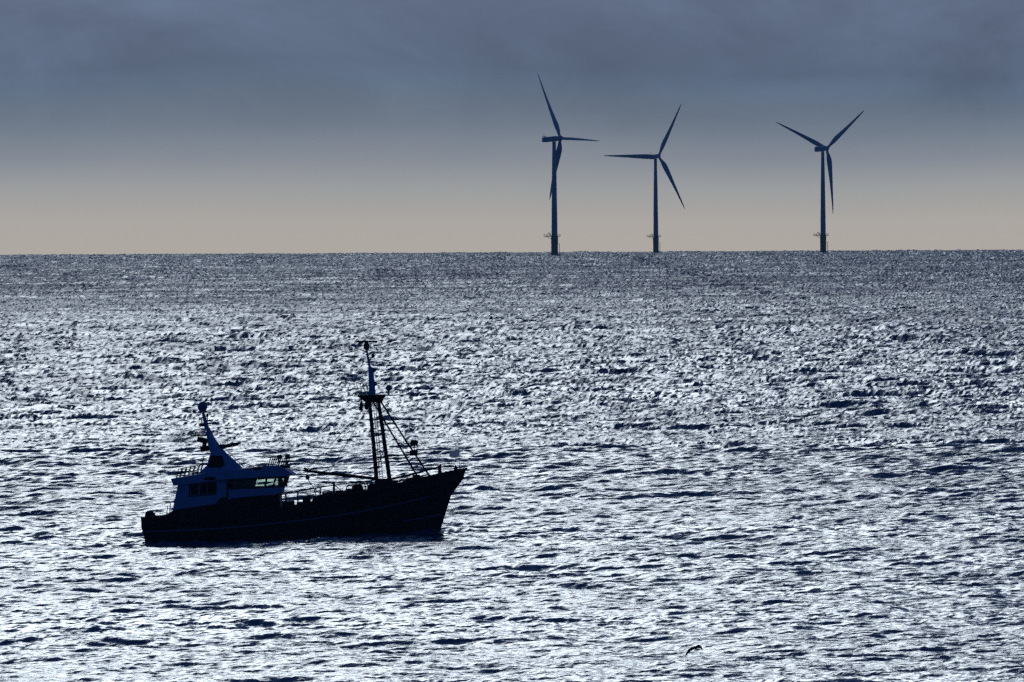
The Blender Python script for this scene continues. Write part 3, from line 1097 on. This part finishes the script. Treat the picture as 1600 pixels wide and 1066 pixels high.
    for (y_, xa, xb, w) in ((629, 572, 597, 0.35), (624, 566, 599, 0.55), (619.5, 559, 602, 0.75), (617, 559, 602, 0.75)):
        a, b_ = B(xa, y_), B(xb, y_)
        rings.append([Vector((a.x, -w, a.z)), Vector((b_.x, -w, b_.z)), Vector((b_.x, w, b_.z)), Vector((a.x, w, a.z))])
    cn.rings(rings)
    nest = cn.build('crow_nest', M['dark'], root)
    MB().rings([[B(588, 616.3, -.25), B(588, 619.5, -.25), B(632, 617.6, -.08), B(632, 616.6, -.08)], [B(588, 616.3, .25), B(588, 619.5, .25), B(632, 617.6, .08), B(632, 616.6, .08)]]).build('lamp_arm', M['blue'], nest)
    for s in (-.65, .65):
        rl = MB()
        for i in range(4):
            rl.tube([B(561 + i * 5, 617, s), B(557 + i * 5.2, 599, s)], 0.022, 5)
        rl.tube([B(557, 599, s), B(572.6, 599, s)], 0.02, 5)
        rl.tube([B(559, 608, s), B(574.6, 608, s)], 0.018, 5)
        rl.build('railing', M['wire'], nest)
    tp = MB().tube([B(581.8, 617), B(579.2, 575), B(577.5, 573), B(572.6, 546)], [0.27, 0.19, 0.1, 0.075], 12).build('topmast', M['blue'], root, smooth=True)
    rs = MB().box(B(573, 533.8), (1.62, 0.16, 0.14), Matrix.Rotation(TH, 3, 'Y'))
    rs.build('radar_scanner', M['dark'], tp, bevel=0.03)
    MB().tube([B(572.7, 547), B(572.7, 543), B(572.7, 537), B(572.7, 534.5)], [0.14, 0.22, 0.2, 0.08], 12).build('radar_pedestal', M['dark'], tp, smooth=True)
    MB().tube([B(573, 550.5), B(566, 547.5), B(551.5, 541.3)], [0.06, 0.04, 0.02], 6).build('aerial_arm', M['dark'], tp)
    for x, y, xm in ((583, 556, 575.5), (585, 578, 579), (586, 599.5, 581)):
        m = MB().tube([B(x, y + 3), B(x, y + 1.8), B(x, y - 2), B(x, y - 3)], [0.08, 0.13, 0.13, 0.06], 10)
        m.tube([B(xm, y + 3.2), B(x + 1, y + 3)], 0.035, 6)
        m.build('mast_light', M['dark'], tp, smooth=True)
    m = MB().ball(B(607.5, 606.5), (0.23, 0.23, 0.25), 16, 10)
    m.tube([B(607.5, 617), B(607.5, 610)], 0.06, 8)
    m.tube([B(609.3, 604), B(609.3, 596)], 0.02, 5)
    m.build('antenna_dome', M['dome'], nest, smooth=True)
    for x, y0_ in ((564.5, 627), (572.8, 625)):
        m = MB().tube([B(x + .8, y0_ - 5), B(x + .5, y0_)], 0.03, 5)
        m.tube([B(x + .5, y0_), B(x, y0_ + 5), B(x - .3, y0_ + 15)], [0.08, 0.13, 0.15], 8)
        m.build('hanging_block', M['dark'], nest, smooth=True)
    # forward cross strut with lamps
    st = MB().tube([B(586, 714.8), B(607, 713), B(643, 710)], 0.055, 6)
    st.tube([B(607, 717.3), B(640, 714.5)], 0.05, 6)
    st.box(B(646.5, 707.8), (0.62, 0.6, 0.42))
    st.tube([B(647, 705), B(647.5, 696)], 0.04, 6)
    st.build('lamp_strut', M['dark'], root)
    MB().box(B(647.3, 692), (0.58, 0.5, 0.44), Matrix.Rotation(math.radians(8), 3, 'Y')).build('deck_floodlight', M['dark'], root, bevel=0.08)
    # booms
    bm_ = MB().tube([B(476, 735, -1.4), B(500, 738.2, -1.2), B(545, 743.2, -.7), B(590, 748.5, -.2)], [0.08, 0.12, 0.13, 0.12], 10)
    bm_.tube([B(475.5, 731, -1.4), B(480, 734.5, -1.4), B(484, 738.3, -1.4)], 0.09, 6)
    boom = bm_.build('derrick_boom', M['dark'], root, smooth=True)
    m = MB().tube([B(480, 737, -1.4), B(480.6, 743, -1.4)], 0.03, 5)
    m.ball(B(481, 745.8, -1.4), (0.17, 0.12, 0.19), 10, 8)
    m.build('hanging_block', M['dark'], boom, smooth=True)
    f = MB().tube([B(612, 748.8, .4), B(650, 739.5, .4), B(686, 730, .3)], [0.085, 0.075, 0.06], 8)
    f.tube([B(686, 730, .3), B(711, 728.6, .1)], 0.05, 6)
    f.build('fore_boom', M['dark'], root, smooth=True)
    rail = MB().tube([B(617, 753, -1.2), B(640, 747, -1.2), B(672, 741, -1.1)], 0.05, 6)
    for x, y in ((625, 751), (640, 747)):
        rail.tube([B(x, 760, -1.2), B(x, y, -1.2)], 0.045, 6)
    rail.build('bow_railing', M['dark'], root)
    m = MB()
    m.box(B(650.5, 747.5, 0), (0.55, 1.3, 0.55)); m.tube([B(650.5, 747, -.9), B(650.5, 747, .9)], 0.26, 12)
    m.box(B(640, 753, 0), (0.45, 1.1, 0.5))
    m.build('anchor_windlass', M['dark'], root, smooth=True)
    m = MB().tube([B(687, 742, 0), B(687, 730, 0), B(689, 725, 0)], [0.16, 0.12, 0.05], 8)
    m.tube([B(687, 731, 0), B(684, 728, 0)], 0.06, 6)
    m.build('bow_fairlead', M['dark'], root, smooth=True)
    m = MB().tube([B(712, 738, 0), B(712, 730, 0), B(712.5, 727.3, 0)], [0.14, 0.11, 0.04], 8)
    m.tube([B(709, 731.5, 0), B(716, 731, 0)], 0.05, 6)
    m.build('bow_bollard', M['dark'], root, smooth=True)
    stf = MB().tube([B(718.5, 736, 0), B(717.2, 692, 0)], 0.022, 6, r2=0.014).build('flag_staff', M['wire'], root)
    fl = MB()
    vs, fs = [], []
    nu = 9
    for i in range(nu):
        t = i / (nu - 1)
        wv = 0.10 * math.sin(t * 6.5) * (0.3 + t)
        for y_ in (703.5, 713.8):
            p = B(717.3 - 15 * t, y_ + 1.2 * t + (0.6 * math.sin(t * 5)), 0)
            p.y = wv
            vs.append(p)
    for i in range(nu - 1):
        fs.append((2 * i, 2 * i + 1, 2 * i + 3, 2 * i + 2))
    fl.add(vs, fs)
    fl.build('flag', M['flag'], stf, smooth=True)

    # ---- slack ropes and loose gear
    for a, b_, sag in (((523, 757, -2.4), (559, 768, -1.5), .35), ((590, 752, 0), (545, 768, -1.0), .5), ((481, 748, -1.4), (505, 775, -1.8), .15), ((612, 750, .4), (640, 752, -.6), .25), ((600, 700, 0), (575, 766, -1.2), .2)):
        p, q = B(*a), B(*b_)
        pts = [p.lerp(q, t) - Vector((0, 0, sag * 4 * t * (1 - t))) for t in (0, .2, .4, .6, .8, 1)]
        MB().tube(pts, 0.03, 5).build('rope', M['wire'], root)
    nd = MB()
    for y in (-.9, .9):
        nd.tube([B(582, 764, y), B(582, 764, y + .08)], 0.42, 16)
    nd.tube([B(582, 764, -.9), B(582, 764, .9)], 0.24, 12)
    nd.build('net_drum', M['dark'], root, smooth=True)
    for x, y, w_ in ((509, 774, .5), (516, 772.5, .4), (531, 770, .6)):
        MB().box(B(x, y, -1.6), (w_, .6, .42)).build('fish_crate', M['dark'], root, bevel=0.03)
    for x, y in ((622, 757), (633, 753)):
        MB().tube([B(x, y + 3, -2.0), B(x, y - 4, -2.0)], 0.07, 8).build('rail_stanchion', M['dark'], root, smooth=True)
    # ---- rigging
    wires = [((576, 629, 0), (479, 735, -1.4)), ((577, 640, 0), (484, 736, -1.4)), ((566, 643, 0), (478, 734, -1.4)), ((577, 632, .2), (500, 761, -2.4)),
             ((573, 640, 0), (515, 737, -1.0)), ((577, 632, 0), (452, 735, -1.0)), ((598, 626, 0), (705, 737, 0)), ((603, 660, 0), (652, 742, -1))]
    for a, b_ in wires:
        p, q = B(*a), B(*b_)
        mid = (p + q) / 2 - Vector((0, 0, 0.06))
        MB().tube([p, mid, q], 0.013, 5).build('rigging_wire', M['wire'], root)
    return root
M['glass_dark'] = paint('dark_window', (0.006, 0.007, 0.01), (0.008, 0.009, 0.012), 0.35, spec=0.15)
build_boat()

# ------------------------------------------------------------------ exhaust smoke
def build_smoke():
    m = bpy.data.materials.new('smoke_volume')
    m.use_nodes = True
    nt = m.node_tree
    nt.nodes.clear()
    out = nt.nodes.new('ShaderNodeOutputMaterial')
    v = nt.nodes.new('ShaderNodeVolumePrincipled')
    v.inputs['Color'].default_value = (0.8, 0.82, 0.86, 1)
    v.inputs['Anisotropy'].default_value = 0.2
    tc = nt.nodes.new('ShaderNodeTexCoord')
    nz = nt.nodes.new('ShaderNodeTexNoise')
    nz.inputs['Scale'].default_value = 1.4
    nz.inputs['Detail'].default_value = 4
    nt.links.new(tc.outputs['Object'], nz.inputs['Vector'])
    ln = nt.nodes.new('ShaderNodeVectorMath'); ln.operation = 'LENGTH'
    mp = nt.nodes.new('ShaderNodeMapping')
    mp.inputs['Scale'].default_value = (1 / 1.55, 1 / 0.8, 1 / 0.85)
    nt.links.new(tc.outputs['Object'], mp.inputs[0])
    nt.links.new(mp.outputs[0], ln.inputs[0])
    f1 = nt.nodes.new('ShaderNodeMapRange'); f1.inputs['From Min'].default_value = 1.0; f1.inputs['From Max'].default_value = 0.2
    nt.links.new(ln.outputs['Value'], f1.inputs['Value'])
    f2 = nt.nodes.new('ShaderNodeMapRange'); f2.inputs['From Min'].default_value = 0.42; f2.inputs['From Max'].default_value = 0.7
    f2.inputs['To Max'].default_value = 2.4
    nt.links.new(nz.outputs['Fac'], f2.inputs['Value'])
    mu = nt.nodes.new('ShaderNodeMath'); mu.operation = 'MULTIPLY'
    nt.links.new(f1.outputs[0], mu.inputs[0]); nt.links.new(f2.outputs[0], mu.inputs[1])
    nt.links.new(mu.outputs[0], v.inputs['Density'])
    nt.links.new(v.outputs[0], out.inputs['Volume'])
    mb = MB().ball((0, 0, 0), (1.55, 0.8, 0.85), 20, 12)
    p = ray(282, 681, BD)
    o = mb.build('exhaust_smoke', m, loc=p)
    tag(o, 'faint pale puff of exhaust smoke drifting behind the boat funnel mast', 'smoke', kind='stuff')
build_smoke()

# ------------------------------------------------------------------ gulls
def gull(name, pts_l, pts_r, body, d, label, sc_):
    """wings as tapered bent sections rooted in a spindle body; points are photo pixels"""
    c = ray(body[0], body[1], d)
    root_m = MB()
    def loc(q, y=0.0):
        p = ray(q[0], q[1], d) - c
        return Vector((p.x, p.y + y, p.z))
    # body: along the flight line, away from the camera and to the right
    ax = Vector((0.5, 0.85, 0.10)).normalized()
    rings = []
    for t, r in ((-0.24, 0.012), (-0.20, 0.05), (-0.08, 0.075), (0.06, 0.08), (0.16, 0.06), (0.21, 0.05), (0.25, 0.045), (0.29, 0.018), (0.34, 0.006)):
        o = ax * t * 1.0
        sid = ax.cross(Vector((0, 0, 1))).normalized(); upv = sid.cross(ax)
        flat = 0.35 if t < -0.19 else 1.0
        rings.append([o + sid * r * math.cos(2 * math.pi * k / 10) + upv * r * flat * math.sin(2 * math.pi * k / 10) for k in range(10)])
    root_m.rings(rings)
    for side_, pts in ((1, pts_l), (-1, pts_r)):
        rings = []
        n = len(pts)
        for i, (q, ch) in enumerate(pts):
            p = loc(q)
            th = 0.022 * (1 - 0.8 * i / (n - 1))
            sweep = ax * (-0.10 * (i / (n - 1)) ** 2)
            a = ax.copy()
            # the wing is tipped towards the camera so its broad side shows
            a = Vector((0.5 if side_ > 0 else -0.15, 0.75, -0.45 if side_ > 0 else -0.6)).normalized()
            dirn = (loc(pts[min(i + 1, n - 1)][0]) - loc(pts[max(i - 1, 0)][0])).normalized()
            nrm = a.cross(dirn).normalized()
            ch *= 1.5
            rings.append([p + sweep + a * ch * .5, p + sweep + nrm * th + a * ch * .15, p + sweep - a * ch * .5, p + sweep - nrm * th + a * ch * .15])
        root_m.rings(rings)
    o = root_m.build(name, M['bird'], smooth=True, loc=c)
    tag(o, label, 'bird', 'gulls flying low over the sea')
    return o
gull('gull', [((1087, 1011.5), 0.20), ((1082, 1013), 0.19), ((1078, 1016), 0.17), ((1074.8, 1020.5), 0.13), ((1071.3, 1026.3), 0.02)],
     [((1087, 1011.5), 0.20), ((1091, 1009.8), 0.19), ((1094.5, 1010.6), 0.17), ((1097, 1012.6), 0.13), ((1099.6, 1016.3), 0.02)],
     (1087, 1012), 985.0, 'dark gull with arched wings gliding over the nearest water at lower right', 1)
gull('gull', [((1416.2, 464.2), 0.2), ((1414.5, 465.6), 0.18), ((1413, 466.5), 0.14), ((1409.5, 467.3), 0.03)],
     [((1416.2, 464.2), 0.2), ((1417.5, 462.8), 0.18), ((1419, 462.6), 0.13), ((1421.3, 463), 0.03)],
     (1416.2, 464.2), 3600.0, 'tiny dark distant gull low over the sea below the right turbine', 1)
